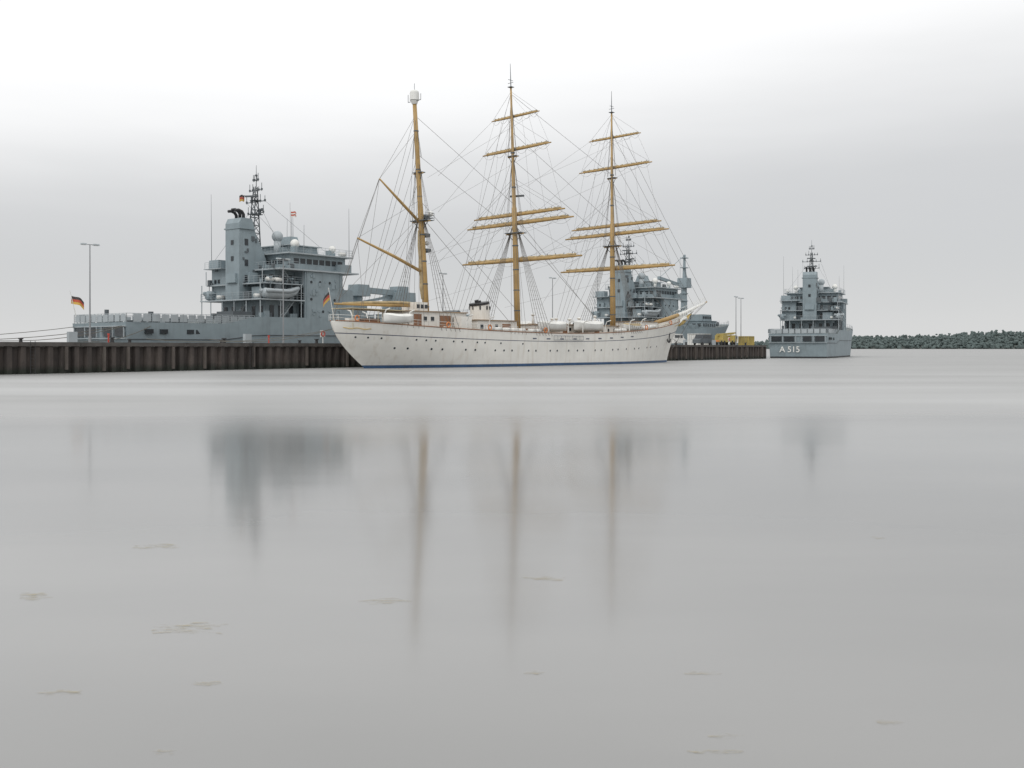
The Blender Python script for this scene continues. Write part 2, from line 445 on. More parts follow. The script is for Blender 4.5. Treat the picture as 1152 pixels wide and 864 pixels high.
# ------------------------------------------------------------------ naval tender
def tender(loc, ang, Lh, number=None, crane='folded', flags=True):
    e = empty('naval_support_ship', loc, ang)
    Bm = 7.7
    def top(x):
        a = np.interp(x, [-2, 15, 20, 40, Lh * .75, Lh + 4], [6.0, 6.05, 7.2, 7.3, 7.9, 9.6]); return float(a)
    xs = lambda w: 0.5 - 1.0 * w
    xb = lambda w: Lh - 6 + 6 * w
    def hb(f, w):
        u = min(1, (1 - f) / .38); F = (1 - (1 - u) ** 2.1) ** (1.0 - .38 * w)
        A = .90 + .10 * min(1, f / .18)
        return Bm * A * F * (.965 + .035 * w)
    hull_loft('hull', e, [M['boot'], M['grey']], xs, xb, hb, top, [('z', -1.2), ('z', 0.0), ('z', 0.4), .2, .35, .5, .65, .8, .92, 1.0], 60,
              lambda j: 0 if j < 2 else 1, True)
    d = B('deck', M['deckgrey'], e); n = 40
    for i in range(n + 1):
        f = i / n * .995; x = xs(.97) + f * (xb(.97) - xs(.97)); y = hb(f, .97) * .99; z = top(x) - .12
        d.v += [(x, -y, z), (x, y, z)]
    for i in range(n): d.f.append([2 * i, 2 * i + 2, 2 * i + 3, 2 * i + 1])
    d.done()
    g = B('rubbing_strake', M['grey_d'], e)
    for sg in (-1, 1):
        hz = .62; pts = []
        for i in range(30):
            f = .002 + .9 * i / 29; x = xs(hz) + f * (xb(hz) - xs(hz)); pts.append((x, sg * (hb(f, hz) + .03), hz * top(x)))
        g.path(pts, .08, 5)
    g.done()
    k = B('stern_opening_shade', M['glass'], e)  # dark blocks stand in for the shade inside open recesses
    for y, wd in ((-5.2, 2.2), (-2.3, 2.0), (2.0, 2.4), (5.0, 2.4)): k.bb(-.47, -.12, y - wd / 2, y + wd / 2, 4.1, 5.3)
    for x in (2.2, 4.4, 8.5, 9.9): k.bb(x, x + 1.1, -7.45, -6.9, 4.5, 5.1); k.bb(x, x + 1.1, 6.9, 7.45, 4.5, 5.1)
    k.done()
    k = B('stern_frames', M['grey_l'], e)
    for y in (-6.5, -3.7, -.9, .4, 3.5, 6.4): k.box(-.52, y, 4.7, .14, .14, 1.4)
    k.bb(-.62, -.4, -6.9, 6.9, 5.42, 5.54); k.bb(-.58, -.3, -6.9, 6.9, 3.8, 3.9)
    k.done()
    if number:
        cu = bpy.data.curves.new('hull_number', 'FONT'); cu.body = number; cu.size = 2.0; cu.extrude = .01; cu.align_x = 'CENTER'; cu.offset = .02
        cu.materials.append(M['white2'])
        o = bpy.data.objects.new('hull_number', cu); scene.collection.objects.link(o); o.parent = e
        o.matrix_local = Matrix(((0, 0, -1, -.08), (-1, 0, 0, 1.9), (0, 1, 0, 1.5), (0, 0, 0, 1)))
    r = B('aft_deck_railing', M['grey_l'], e)
    r.rail([(20, -7.3, 6.1), (8, -7.2, 6.0), (-.3, -6.8, 5.95), (-.3, 6.8, 5.95), (8, 7.2, 6.0), (20, 7.3, 6.1)], 1.25, .9, .04, 4)
    for i in range(14):
        x = .5 + i * 1.4; r.bb(x, x + 1.15, -7.22, -7.17, 6.15, 7.15); r.bb(x, x + 1.15, 7.17, 7.22, 6.15, 7.15)
    for i in range(9): r.bb(-.36, -.31, -6.6 + i * 1.48, -5.4 + i * 1.48, 6.1, 7.1)
    r.done()
    c = B('aft_deck_equipment', M['grey_d'], e)
    for q in range(12):
        x, y = U(2, 18), U(-5, 5); s_ = U(.5, 1.3); c.box(x, y, 6.0 + s_ / 2, s_, s_ * U(.7, 1.5), s_)
    c.tube((3, 4, 6), (3, 4, 8.0), .3, n=10); c.tube((5, -4, 6), (5, -4, 7.6), .35, n=10)
    c.bb(17.5, 21, -5.5, -1.5, 6, 8.0); c.done()
    # --- superstructure
    g = B('superstructure', M['grey'], e)
    g.bb(23.4, 40.5, -5.6, 5.6, 6.9, 9.9)
    g.bb(24.6, 40, -4.8, 4.8, 9.9, 12.4)
    g.bb(25.6, 39.5, -5.0, 5.0, 12.4, 14.6)
    g.bb(29.4, 37.0, -7.62, 7.62, 6.9, 14.55)
    g.bb(37.0, 40.5, -7.0, 7.0, 6.9, 12.0, tx=.8, ox=-.3)
    g.bb(22.8, 27.5, 3.6, 7.3, 9.95, 15.0)
    g.bb(22.4, 24.2, 5.0, 7.45, 15.0, 16.5)
    g.bb(27.2, 38.6, -6.6, 6.6, 14.65, 17.2)
    g.bb(29.5, 35.5, -3.6, 3.6, 17.3, 18.9, tx=.9)
    g.bb(36.5, 38.8, -7.9, 7.9, 14.75, 16.0)
    g.bb(31.5, 33.5, -1.6, 1.6, 18.9, 20.6, tx=.7, ty=.7)
    g.bb(22.6, 23.8, -5.5, -3.2, 10.0, 11.9); g.bb(22.9, 24.4, -2.4, -.4, 12.5, 14.2)
    g.done()
    g = B('deck_slabs', M['grey_l'], e)
    g.bb(20.8, 29.4, -7.6, 7.6, 9.80, 9.98); g.bb(22, 29.4, -7.1, 7.6, 12.32, 12.48)
    g.bb(24.2, 40.4, -7.95, 7.95, 14.56, 14.78); g.bb(26.4, 39.8, -7.3, 7.3, 17.18, 17.38); g.bb(21.6, 28.2, 3.2, 7.8, 14.98, 15.1)
    g.bb(29.1, 36.0, -4.0, 4.0, 18.87, 18.98)
    for x in (21.0, 24.8, 28.8):
        for y in (-7.4, 7.4): g.tube((x, y, 6.9), (x, y, 12.4), .08, n=6); g.tube((x + .6, y * .96, 12.4), (x + .6, y * .96, 14.6), .07, n=6)
    for y in (-4, -1, 2, 5): g.tube((21.0, y, 6.9), (21.0, y, 9.85), .08, n=6)
    g.done()
    g = B('funnel_tower', M['grey'], e)
    g.prism([(21.4, 10), (21.4, 21.8), (21.8, 22.6), (23.8, 22.6), (24.4, 20.5), (26.4, 16.5), (27.0, 10)], -1.75, 1.75)
    g.bb(21.3, 24.3, -2.0, 2.0, 20.9, 21.1); g.bb(21.0, 21.5, -1.2, 1.2, 12.6, 14.0); g.done()
    g = B('exhaust_pipes', M['black'], e, True)
    for y in (-.9, 0, .9):
        h = U(0, .3); g.path([(22.8, y, 22.4), (22.8, y, 23.1 + h), (22.5, y, 23.5 + h), (21.9, y, 23.7 + h), (21.3, y, 23.6 + h)], [.25, .25, .25, .24, .22], 10)
    g.done()
    k = B('windows_and_doors', M['glass'], e)
    for i in range(8): k.bb(28.0 + i * 1.28, 29.0 + i * 1.28, -6.64, -6.56, 15.75, 16.55); k.bb(28.0 + i * 1.28, 29.0 + i * 1.28, 6.56, 6.64, 15.75, 16.55)
    for i in range(9): k.bb(38.58, 38.64, -6.2 + i * 1.4, -5.1 + i * 1.4, 15.9, 16.6); k.bb(27.14, 27.22, -6.2 + i * 1.4, -5.2 + i * 1.4, 15.7, 16.4)
    for x, z in ((30.6, 12.9), (32.4, 12.9), (34.4, 12.9), (30.6, 10.2), (35.4, 10.2), (33, 8.3)): k.tube((x, -7.69, z), (x, -7.60, z), .22, n=10); k.tube((x, 7.60, z), (x, 7.69, z), .22, n=10)
    for y in (-4.5, -2.6, 0, 2.4, 4.4):
        k.bb(23.32, 23.42, y - .4, y + .4, 7.1, 9.0); k.bb(24.52, 24.62, y - .35, y + .35, 10.6, 11.6); k.bb(25.52, 25.62, y - .3, y + .3, 13.0, 13.9)
    for x in (24.5, 26.2, 28.2):
        k.bb(x - .4, x + .4, -5.68, -5.56, 7.1, 9.1); k.bb(x + .3, x + 1.0, -4.88, -4.76, 10.1, 12.0); k.bb(x, x + .7, -5.08, -4.96, 12.8, 13.9)
    for y in (5.4, 6.3): k.bb(22.72, 22.82, y - .25, y + .25, 12.8, 13.4)
    for z in (12.8, 15.2, 18.4): k.bb(22.4, 23.0, -1.81, -1.73, z, z + 1.0)
    for z in (16, 18.5): k.bb(21.32, 21.42, -.3, .3, z, z + .7)
    k.bb(29.3, 29.45, -7.3, -6.2, 7.1, 9.4); k.bb(29.3, 29.45, -7.2, -6.2, 10.1, 12.0); k.bb(29.3, 29.45, 6.2, 7.2, 7.1, 9.4)
    k.done()
    for sg in (-1, 1):
        b = B('rigid_boat', M['grey_l'] if sg < 0 else M['grey'], e, True)
        zc = 11.2; yc = sg * 7.2
        xsn = np.linspace(21.8, 28.4, 10)
        for ds in (-.8, .8): b.path([(x, yc + ds * (1 - max(0, (x - 26) / 2.4) ** 2), zc + .25 * max(0, x - 26.0)) for x in xsn], .32, 8)
        b.path([(21.9, yc, zc - .3), (23, yc, zc - .45), (26, yc, zc - .4), (27.6, yc, zc - .1), (28.4, yc, zc + .35)], [.75, .82, .78, .5, .2], 8)
        b.done()
        b = B('boat_console', M['grey_d'], e); b.box(24.4, yc, zc + .55, 1.0, .7, 1.0, tx=.7); b.tube((22.6, yc - .5, zc), (22.6, yc - .5, zc + 1.4), .05, n=5); b.tube((22.6, yc + .5, zc), (22.6, yc + .5, zc + 1.4), .05, n=5); b.tube((22.6, yc - .5, zc + 1.4), (22.6, yc + .5, zc + 1.4), .05, n=5); b.done()
        b = B('boat_davit', M['grey'], e)
        for x in (23.0, 27.0): b.path([(x, sg * 5.6, 10), (x, sg * 5.8, 12.6), (x, sg * 6.6, 13.3), (x, sg * 7.6, 13.2)], .14, 6); b.tube((x, sg * 7.4, 13.2), (x, sg * 7.3, 11.5), .03, n=4)
        b.done()
    r = B('railings', M['grey_l'], e)
    r.rail([(29.3, -7.5, 10), (20.9, -7.5, 10), (20.9, 7.5, 10), (28.8, 7.5, 10)], 1.05, 1.3)
    r.rail([(29.3, -7.0, 12.5), (22.1, -7.0, 12.5), (22.1, 3.5, 12.5)], 1.05, 1.3)
    r.rail([(28, -7.85, 14.8), (24.3, -7.85, 14.8), (24.3, 7.85, 14.8), (28, 7.85, 14.8)], 1.05, 1.3)
    r.rail([(26.5, -7.2, 17.4), (39.7, -7.2, 17.4), (39.7, 7.2, 17.4), (26.5, 7.2, 17.4), (26.5, -7.2, 17.4)], 1.05, 1.4)
    r.rail([(21.7, 7.6, 15.1), (21.7, 3.4, 15.1)], 1.0, 1.0)
    pts = []
    for i in range(14):
        f = .52 + .47 * i / 13; x = xs(1) + f * (xb(1) - xs(1)); pts.append((x, -hb(f, 1) * .98, top(x)))
    r.rail(pts, 1.0, 1.8); r.rail([(a, -b_, c_) for a, b_, c_ in pts], 1.0, 1.8)
    for (x0, z0, x1, z1, y) in ((25.5, 7.3, 27.8, 9.9, -6.7), (27.6, 10, 25.6, 12.4, -6.1), (27.8, 12.5, 26.0, 14.6, -6.3), (25, 7.3, 27.6, 9.9, 6.9), (21.4, 7.0, 23.2, 9.9, -1.0)):
        for dy in (-.35, .35): r.tube((x0, y + dy, z0), (x1, y + dy, z1), .05, n=5)
        for t in range(9): a = t / 8; r.box(x0 + (x1 - x0) * a, y, z0 + (z1 - z0) * a, .22, .66, .04)
    r.done()
    c = B('deck_fittings', M['grey'], e); c2 = B('dark_deck_fittings', M['grey_d'], e)
    for q in range(110):
        lv = random.choice((7.2, 10.0, 12.5, 12.5, 14.78, 17.38, 17.38))
        s_ = U(.25, .95)
        if lv > 17: x = U(27, 39); y = U(-6.8, 6.8)
        elif R() < .5: x = U(21.5, 23.5 if lv < 12 else 25.3); y = U(-6.8, 6.8)
        else: x = U(22, 29); y = random.choice((-1, 1)) * U(5.5, 7)
        (c if R() < .6 else c2).box(x, y, lv + s_ / 2, s_ * U(.5, 1.4), s_ * U(.5, 1.4), s_ * U(.8, 1.6))
    for q in range(26):
        x = U(29.8, 36.8); z = U(7.5, 14); s_ = U(.15, .5); c.box(x, -7.66, z, s_, .14, s_ * U(.6, 2)); c.box(x, 7.66, z, s_, .14, s_ * U(.6, 2))
    c.tube((29.7, -7.7, 7), (29.7, -7.7, 14.5), .07, n=5); c.tube((36.6, -7.7, 7), (36.6, -7.7, 14.5), .06, n=5)
    for q in range(12): z = U(12, 20); c2.box(U(22, 26) - max(0, z - 16) * .4, -1.8, z, U(.2, .7), .14, U(.2, .9))
    c.done(); c2.done()
    c = B('liferaft_canisters', M['white2'], e, True)
    for x, y, z in ((23.2, -6.8, 13), (24.8, -6.8, 13), (22, -5.5, 10.5), (22, 3.8, 10.5), (28, 6.6, 17.9), (30, 6.8, 17.9), (38, -6.6, 17.8)): c.tube((x - .6, y, z), (x + .6, y, z), .33, n=10)
    for x, y, z, rr in ((29.0, -5.6, 18.9, .72), (37.6, -4.6, 18.7, .6), (27.8, 4.4, 18.8, .6)): c.ball((x, y, z), rr); c.tube((x, y, 17.3), (x, y, z - rr * .6), rr * .45, n=10)
    c.done()
    c = B('large_radome', M['grey_l'], e, True); c.ball((28.3, -2.2, 20.2), .9); c.tube((28.3, -2.2, 17.3), (28.3, -2.2, 19.5), .6, .55, n=12); c.done()
    g = B('lattice_mast', M['grey_d'], e)
    b0 = [(24.6, -.9, 17.), (24.6, .9, 17.), (26.8, 0, 17.)]; t0 = [(25.6, -.22, 28.), (25.6, .22, 28.), (26.1, 0, 28.)]
    lv = 9
    for a, b_ in zip(b0, t0): g.tube(a, b_, .11, .08, n=5)
    for i in range(lv):
        for j in range(3):
            a = Vector(b0[j]).lerp(Vector(t0[j]), i / lv); b_ = Vector(b0[(j + 1) % 3]).lerp(Vector(t0[(j + 1) % 3]), (i + 1) / lv)
            c_ = Vector(b0[(j + 1) % 3]).lerp(Vector(t0[(j + 1) % 3]), i / lv); g.tube(a, b_, .055, n=4); g.tube(a, c_, .055, n=4)
    g.tube((25.9, 0, 28), (25.9, 0, 31.4), .07, .03, n=5)
    for z, hw in ((23.8, 1.9), (25.6, 2.3), (27.4, 1.5), (29.0, .6)):
        g.tube((25.8, -hw, z), (25.8, hw, z), .07, n=5)
        for y in (-hw, -hw * .5, hw * .5, hw): g.tube((25.8, y, z - .2), (25.8, y, z + U(.5, 1.2)), .05, n=5); g.box(25.8, y, z + .1, .22, .22, .3)
    g.box(25.8, 0, 25.8, 1.3, 1.3, .1); g.box(25.8, 0, 23.6, 1.6, 1.6, .1); g.box(25.0, 0, 26.4, .3, 2.2, .25, rz=.5); g.box(26.7, 0, 24.4, .35, 2.8, .3, rz=-.4)
    g.tube((25.0, 0, 25.8), (25.0, 0, 26.4), .13, n=8); g.tube((26.7, 0, 23.6), (26.7, 0, 24.4), .13, n=8)
    g.ball((25.9, 0, 29.8), .2)
    g.done()
    g = B('whip_antennas', M['grey_d'], e)
    for x, y, z, h in ((22.4, 6.8, 16.5, 10.5), (39.2, -6.9, 17.4, 8.0), (36, 5, 17.4, 7), (30, -6.6, 17.4, 4.5), (33, 0, 20.6, 4), (39, 6.9, 17.4, 8)): g.tube((x, y, z), (x + U(-.2, .2), y, z + h), .045, .02, n=4)
    g.rope((25.8, -2.3, 25.6), (38, -4, 17.5), .02); g.rope((25.8, 2.3, 25.6), (38, 4, 17.5), .02); g.rope((25.8, -1.9, 23.8), (27, -6.8, 15), .02); g.rope((25.8, 1.9, 23.8), (23, 6.8, 16.5), .02)
    g.done()
    c = B('foredeck_equipment', M['grey'], e)
    c.bb(42, 46, -4, 4, 7.2, 10.2)
    if crane == 'folded':
        c.tube((47.5, 0, 7.2), (47.5, 0, 12.2), .95, .8, n=14); c.bb(46.2, 49.4, -1.3, 1.3, 11.6, 13.6, tx=.8)
        c.box(53.5, 0, 12.6, 10.5, 1.0, 1.0, ry=.03); c.bb(55.5, 60, -2.2, 2.2, 9.4, 12.6, tx=.9); c.bb(56.5, 59, -1.2, 1.2, 12.6, 13.7); c.tube((58.5, 0, 7.3), (58.5, 0, 9.6), .8, n=12)
        c.box(52, 0, 11.2, 7.5, .45, .45, ry=-.18)
    else:
        c.tube((54, 0, 7.2), (54, 0, 19), 1.0, .75, n=14); c.bb(52.6, 55.6, -1.4, 1.4, 18.6, 21.2, tx=.8)
        c.tube((54, 0, 21), (54.3, 0, 27.5), .45, .3, n=8); c.tube((55.4, 0, 20), (53.9, 0, 27), .22, n=6)
        c.box(48.5, 1.2, 20.0, 12, .7, .8, ry=.12); c.tube((54, 0, 27.2), (43, 1.2, 20.8), .06, n=5); c.box(54.2, 0, 26.6, 1.6, 1.6, .2); c.box(54.2, 0, 24, 2.0, 1.4, .2)
        for z in (9, 11, 13, 15, 17): c.tube((54, 0, z), (54, 0, z + .15), 1.15, n=12)
        c.bb(58, 66, -3.4, 3.4, 7.4, 9.8); c.bb(59, 65, -2.6, 2.6, 9.8, 11.6, tx=.9); c.bb(57.8, 66.2, -3.6, 3.6, 9.75, 9.9)
    for q in range(14):
        x = U(41, Lh - 14); s_ = U(.5, 1.6); c.box(x, U(-3, 3), 7.4 + s_ / 2, s_, s_ * 1.2, s_)
    c.done()
    if crane != 'folded':
        k = B('foredeck_house_windows', M['glass'], e)
        for i in range(6): k.bb(58.4 + i * 1.25, 59.2 + i * 1.25, -3.44, -3.36, 8.3, 9.1)
        for i in range(4): k.bb(59.8 + i * 1.25, 60.7 + i * 1.25, -2.64, -2.5, 10.4, 11.1)
        for i in range(4): k.bb(57.94, 58.04, -2.9 + i * 1.5, -1.9 + i * 1.5, 8.3, 9.1)
        k.done()
    c = B('anchor_windlass', M['grey_d'], e); c.tube((Lh - 8, -2, 9.2), (Lh - 8, 2, 9.2), .6, n=12); c.box(Lh - 8, 0, 8.8, 1.4, 1.4, 1.2); c.done()
    if flags:
        s_ = B('flag_staff', M['white2'], e); s_.tube((-.1, 6.2, 6), (-1.2, 6.3, 10.6), .06, .04, n=6); s_.done()
        flag(e, 'ensign', -1.0, 6.3, 9.9, 1.9, 1.1, [M['fl_black'], M['fl_red'], M['flagyellow']], math.radians(-30), .75)
        flag(e, 'mast_flag', 24.4, 1.0, 26.6, 1.4, 1.0, [M['fl_black'], M['fl_red'], M['flagyellow']], math.radians(200))
        flag(e, 'signal_flag', 31.5, -1.6, 24.6, 1.1, .9, [M['fl_red'], M['white2'], M['fl_red'], M['white2']], math.radians(-60))
        h = B('halyard', M['rope'], e); h.rope((31.5, -1.6, 17.4), (31.3, -1.6, 26), .02); h.done()
    return e
T1 = Q(28, 31.5); tender(T1, QA, 80, None, 'folded')
T2 = Q(139.5, 31.5); tender(T2, QA, 78, None, 'raised', False)
hA = math.radians(90 - 24); hd = Vector((math.cos(hA), math.sin(hA), 0)); hn = Vector((-hd.y, hd.x, 0))
tender(Vector((76.3, 240, 0)) + hn * 7.2, hA, 84, 'A 515', 'folded', False)

# ------------------------------------------------------------------ sailing ship
SS = Vector((-18.4, 124, 0)); SB = Vector((27.4, 176.5, 0)); SA = math.atan2(SB.y - SS.y, SB.x - SS.x)
ship = empty('three_masted_barque', SS, SA)
pc_ = np.polyfit([-5, 3, 12, 22, 30, 40, 50, 62, 70, 74], [5.85, 5.4, 5.0, 4.75, 4.65, 4.75, 5.1, 6.05, 7.0, 7.6], 4)
top = lambda x: float(np.polyval(pc_, x))
xs = lambda w: -5.0 * math.sin(min(1, w) * math.pi / 2) ** 1.05 if w > 0 else 0.0
xb = lambda w: 69.7 + 4.5 * w ** 1.4
def hb(f, w):
    u = min(1, f / .36); A = max(0, 1 - (1 - u) ** 2.3) ** (1.15 - .62 * w)
    u = min(1, (1 - f) / .42); F = max(0, 1 - (1 - u) ** 2.0) ** (1.1 - .35 * w)
    return 6.0 * A * F * (.95 + .05 * w)
hull_loft('hull', ship, [M['blue'], M['white'], M['navy']], xs, xb, hb, top,
          [('z', -1.2), ('z', 0.0), ('z', .38), .12, .2, .3, .4, .5, .6, .68, .74, .759, .85, .93, 1.0], 90,
          lambda j: 0 if j < 2 else (2 if j == 10 else 1))
def hy(x, z):
    w = z / top(x); f = (x - xs(w)) / (xb(w) - xs(w)); return hb(max(0, min(1, f)), w)
def deckz(x): return top(x) - 1.0
d = B('deck', M['deck'], ship); n = 60
for i in range(n + 1):
    x = -4.4 + 77.2 * i / n; y = hy(x, deckz(x)) * .985; d.v += [(x, -y, deckz(x)), (x, y, deckz(x))]
for i in range(n): d.f.append([2 * i, 2 * i + 2, 2 * i + 3, 2 * i + 1])
d.done()
g = B('cap_rail', M['wood'], ship, True)
xsn = [-4.9 + 78.9 * (1 - math.cos(math.pi * i / 60)) / 2 for i in range(61)]
for sg in (-1, 1): g.path([(x, sg * hy(x, top(x)), top(x) + .03) for x in xsn], .07, 6)
g.done()
k = B('portholes', M['glass'], ship); kr = B('porthole_rims', M['white2'], ship)
def port(x, z, r):
    for sg in (-1, 1):
        y = hy(x, z); dx = (hy(x + .2, z) - hy(x - .2, z)) / .4; dz = (hy(x, z + .2) - hy(x, z - .2)) / .4
        nrm = Vector((-dx, sg, -dz)).normalized(); p = Vector((x, sg * y, z))
        k.tube(p - nrm * .08, p + nrm * .03, r, n=10); kr.tube(p - nrm * .08, p + nrm * .015, r * 1.35, n=10)
for x in [2.5, 4.2, 7.5, 9.1, 12.8, 14.4, 18.0, 19.7, 21.3, 24.8, 26.4, 29.6, 31.2, 33.9, 36.0, 37.5, 40.4, 42.0, 45.2, 46.8, 49.4, 52.2, 53.8, 57.0, 58.6, 61.5]:
    port(x, 2.15 + (top(x) - 4.65) * .5, .15)
for x in [-2.6, -1.2, .4, 5.0, 6.4, 7.8, 10.6, 12.0, 14.6, 16.0, 19.0, 23.5]:
    port(x, top(x) * .76 - .45, .13)
k.done(); kr.done()
k = B('freeing_ports', M['navy'], ship)
for i in range(9):
    x = 26 + i * 3.1; z = top(x) - .8
    for sg in (-1, 1): k.box(x, sg * (hy(x, z) + .005), z, .8, .05, .16)
k.done()
g = B('stowed_gangway', M['galv'], ship)
for dz in (0, .6): g.tube((30, -(hy(30, 4.6) + .25), 3.7 + dz), (37, -(hy(37, 4.6) + .25), 3.7 + dz), .045, n=5)
for i in range(9): xg = 30 + i * .87; g.tube((xg, -(hy(xg, 4.6) + .25), 3.7), (xg, -(hy(xg, 4.6) + .25), 4.3), .03, n=4)
g.done()
r = B('poop_railing', M['white2'], ship)
for a, b_, stp in ((-4.8, 24, 1.6), (55, 72, 1.7)):
    xx = np.arange(a, b_, stp)
    for sg in (-1, 1):
        r.rail([(x, sg * (hy(x, top(x)) - .05), top(x)) for x in xx], .75, 1.6, .026, 2)
r.rail([(-4.8, -.9, top(-5)), (-4.95, 0, top(-5)), (-4.8, .9, top(-5))], .75, .8, .026, 2)
r.done()

g = B('deck_houses', M['white'], ship)
g.bb(5.2, 15.6, -2.6, 2.6, 4.0, 7.2); g.bb(7.6, 9.6, -1.4, 1.4, 7.2, 8.5)
g.bb(17.4, 25.6, -3.0, 3.0, 3.7, 6.3); g.bb(33.0, 50.5, -3.1, 3.1, 3.6, 6.0); g.bb(56.8, 63.2, -2.3, 2.3, 4.6, 6.9)
g.bb(12.6, 14.6, -4.6, -3.2, 4.0, 6.7)
g.done()
g = B('house_roofs', M['deck'], ship)
g.bb(5.0, 15.8, -2.8, 2.8, 7.2, 7.32); g.bb(17.2, 25.8, -3.2, 3.2, 6.3, 6.42); g.bb(32.8, 50.7, -3.3, 3.3, 6.0, 6.12); g.bb(56.6, 63.4, -2.5, 2.5, 6.9, 7.0)
g.done()
g = B('awning', M['awning'], ship)
g.prism([(-3.6, 7.35), (5.0, 7.25), (5.0, 7.33), (-3.6, 7.43)], -2.0, 2.0)
for xa in (-3.4, .6, 4.7):
    for ya in (-1.9, 1.9): g.tube((xa, ya, deckz(max(xa, -4))), (xa, ya, 7.35), .04, n=5)
g.done()
g = B('teak_fittings', M['wood'], ship)
g.bb(-1.2, 1.8, -1.2, 1.2, 4.3, 6.2, tx=.8); g.bb(10.6, 12.6, -2.68, 2.68, 5.1, 6.8); g.bb(6.0, 7.3, -2.66, 2.66, 5.0, 6.9)
g.bb(15.2, 16.6, -.9, .9, 4.0, 7.0); g.bb(27, 28.2, -1, 1, 3.6, 5.3); g.bb(31, 32.2, -1.2, 1.2, 3.6, 5.4); g.bb(51.6, 52.2, -2.5, 2.5, 4, 5.7)
g.bb(22.5, 24.2, -3.06, 3.06, 4.4, 5.9); g.bb(36, 37.2, -3.16, 3.16, 4.2, 5.7); g.bb(44, 45.2, -3.16, 3.16, 4.2, 5.7)
for x in (2.8, 11.5, 54.7): g.tube((x, 0, deckz(x)), (x, 0, deckz(x) + 1.1), .35, .3, n=10)
for q in range(36):
    x = U(-2, 66); s_ = U(.3, .8); y = random.choice((-1, 1)) * U(2.5, 4.2); g.box(x, y * min(1, hy(max(x, 0), 4) / 6), deckz(x) + s_ / 2 + .2, s_ * 1.5, s_, s_)
g.done()
k = B('house_windows', M['glass'], ship)
for x in (8, 9.3, 13.4, 14.7): k.bb(x - .3, x + .3, -2.63, -2.55, 6.0, 6.6); k.bb(x - .3, x + .3, 2.55, 2.63, 6.0, 6.6)
for x in (18.3, 19.8, 21.3): k.bb(x - .28, x + .28, -3.03, -2.95, 5.2, 5.8); k.bb(x - .28, x + .28, 2.95, 3.03, 5.2, 5.8)
for i in range(10): x = 34.5 + i * 1.65; k.bb(x - .22, x + .22, -3.13, -3.05, 5.1, 5.6); k.bb(x - .22, x + .22, 3.05, 3.13, 5.1, 5.6)
for x in (7.9, 8.6, 9.3): k.bb(x - .25, x + .25, -1.44, -1.36, 7.7, 8.2)
for x in (58, 59.5, 61): k.bb(x - .25, x + .25, -2.34, -2.26, 5.9, 6.4)
k.done()
g = B('funnel', M['white'], ship, False); g.tube((21.2, 0, 6.4), (21.0, 0, 8.6), 1.4, 1.35, n=20); g.done()
g = B('funnel_cap', M['black'], ship); g.tube((21.0, 0, 8.6), (20.95, 0, 8.9), 1.44, 1.44, n=20); g.tube((20.5, 0, 8.9), (20.4, 0, 9.25), .3, n=10); g.tube((21.4, .3, 8.9), (21.3, .3, 9.2), .25, n=10)
for a in range(8):
    t = a * math.pi / 4; g.tube((21.1 + 1.38 * math.cos(t), 1.38 * math.sin(t), 7.9), (21.1 + 1.40 * math.cos(t), 1.40 * math.sin(t), 8.4), .12, n=6)
g.done()
def boat(parent, cx, cy, cz, Lb, wb, h, cover):
    b = B('lifeboat', M['white2'], parent, True); nn_ = 16; mm = 8
    for i in range(nn_ + 1):
        t = -1 + 2 * i / nn_; wd = wb / 2 * max(0.02, (1 - abs(t) ** 2.6)); k0 = h * (.75 + .25 * t * t)
        for j in range(mm + 1):
            a = math.pi * j / mm; y = -math.cos(a) * wd; z = k0 - math.sin(a) ** .7 * (k0 - h * .12 * (t * t)) if 0 < j < mm else k0
            b.v.append((cx + t * Lb / 2, cy + y, cz + z))
    for i in range(nn_):
        for j in range(mm):
            a = i * (mm + 1) + j; b.f.append([a, a + 1, a + mm + 2, a + mm + 1])
    b.done()
    b = B('boat_cover', cover, parent, True)
    for i in range(nn_ + 1):
        t = -1 + 2 * i / nn_; wd = wb / 2 * max(0.02, (1 - abs(t) ** 2.6)) * 1.02; k0 = h * (.75 + .25 * t * t)
        for j in range(5):
            a = math.pi * j / 4; b.v.append((cx + t * Lb / 2, cy - math.cos(a) * wd, cz + k0 + math.sin(a) * h * .32 * (1 - t ** 4)))
    for i in range(nn_):
        for j in range(4):
            a = i * 5 + j; b.f.append([a, a + 1, a + 6, a + 5])
    b.done()
boat(ship, 31.8, -4.5, 4.9, 6.6, 2.2, 1.4, M['white2']); boat(ship, 40.5, -4.6, 5.0, 7.5, 2.4, 1.5, M['white2']); boat(ship, 46.5, 4.5, 5.0, 7.5, 2.4, 1.5, M['white2'])
boat(ship, 35, 4.5, 5, 7, 2.3, 1.5, M['white2']); boat(ship, 52.5, -4.3, 5.2, 5.2, 1.9, 1.2, M['sail']); boat(ship, 2.2, -3.9, 5.6, 5.0, 1.8, 1.1, M['white2'])
g = B('davits', M['white2'], ship)
for x in (29.5, 34, 37.6, 43.4, 50.5, 54.5, .6, 3.9, 13, 17):
    for sg in (-1, 1):
        y = hy(max(x, 1), 4.6) - .35; g.path([(x, sg * y, deckz(x)), (x, sg * y, deckz(x) + 2.1), (x, sg * (y + .3), deckz(x) + 2.7), (x, sg * (y + 1.0), deckz(x) + 2.9)], .08, 6)
g.done()
g = B('liferafts_and_vents', M['white2'], ship, True)
for x in (17.6, 19.2, 20.8, 22.4, 24.0, 26.2, 27.6, 47.6, 49.2, 57.2, 58.8, 60.4):
    y = -(hy(x, 4.4) - .75); g.tube((x - .6, y, top(x) + .25), (x + .6, y, top(x) + .25), .33, n=12); g.tube((x - .6, -y, top(x) + .25), (x + .6, -y, top(x) + .25), .33, n=12)
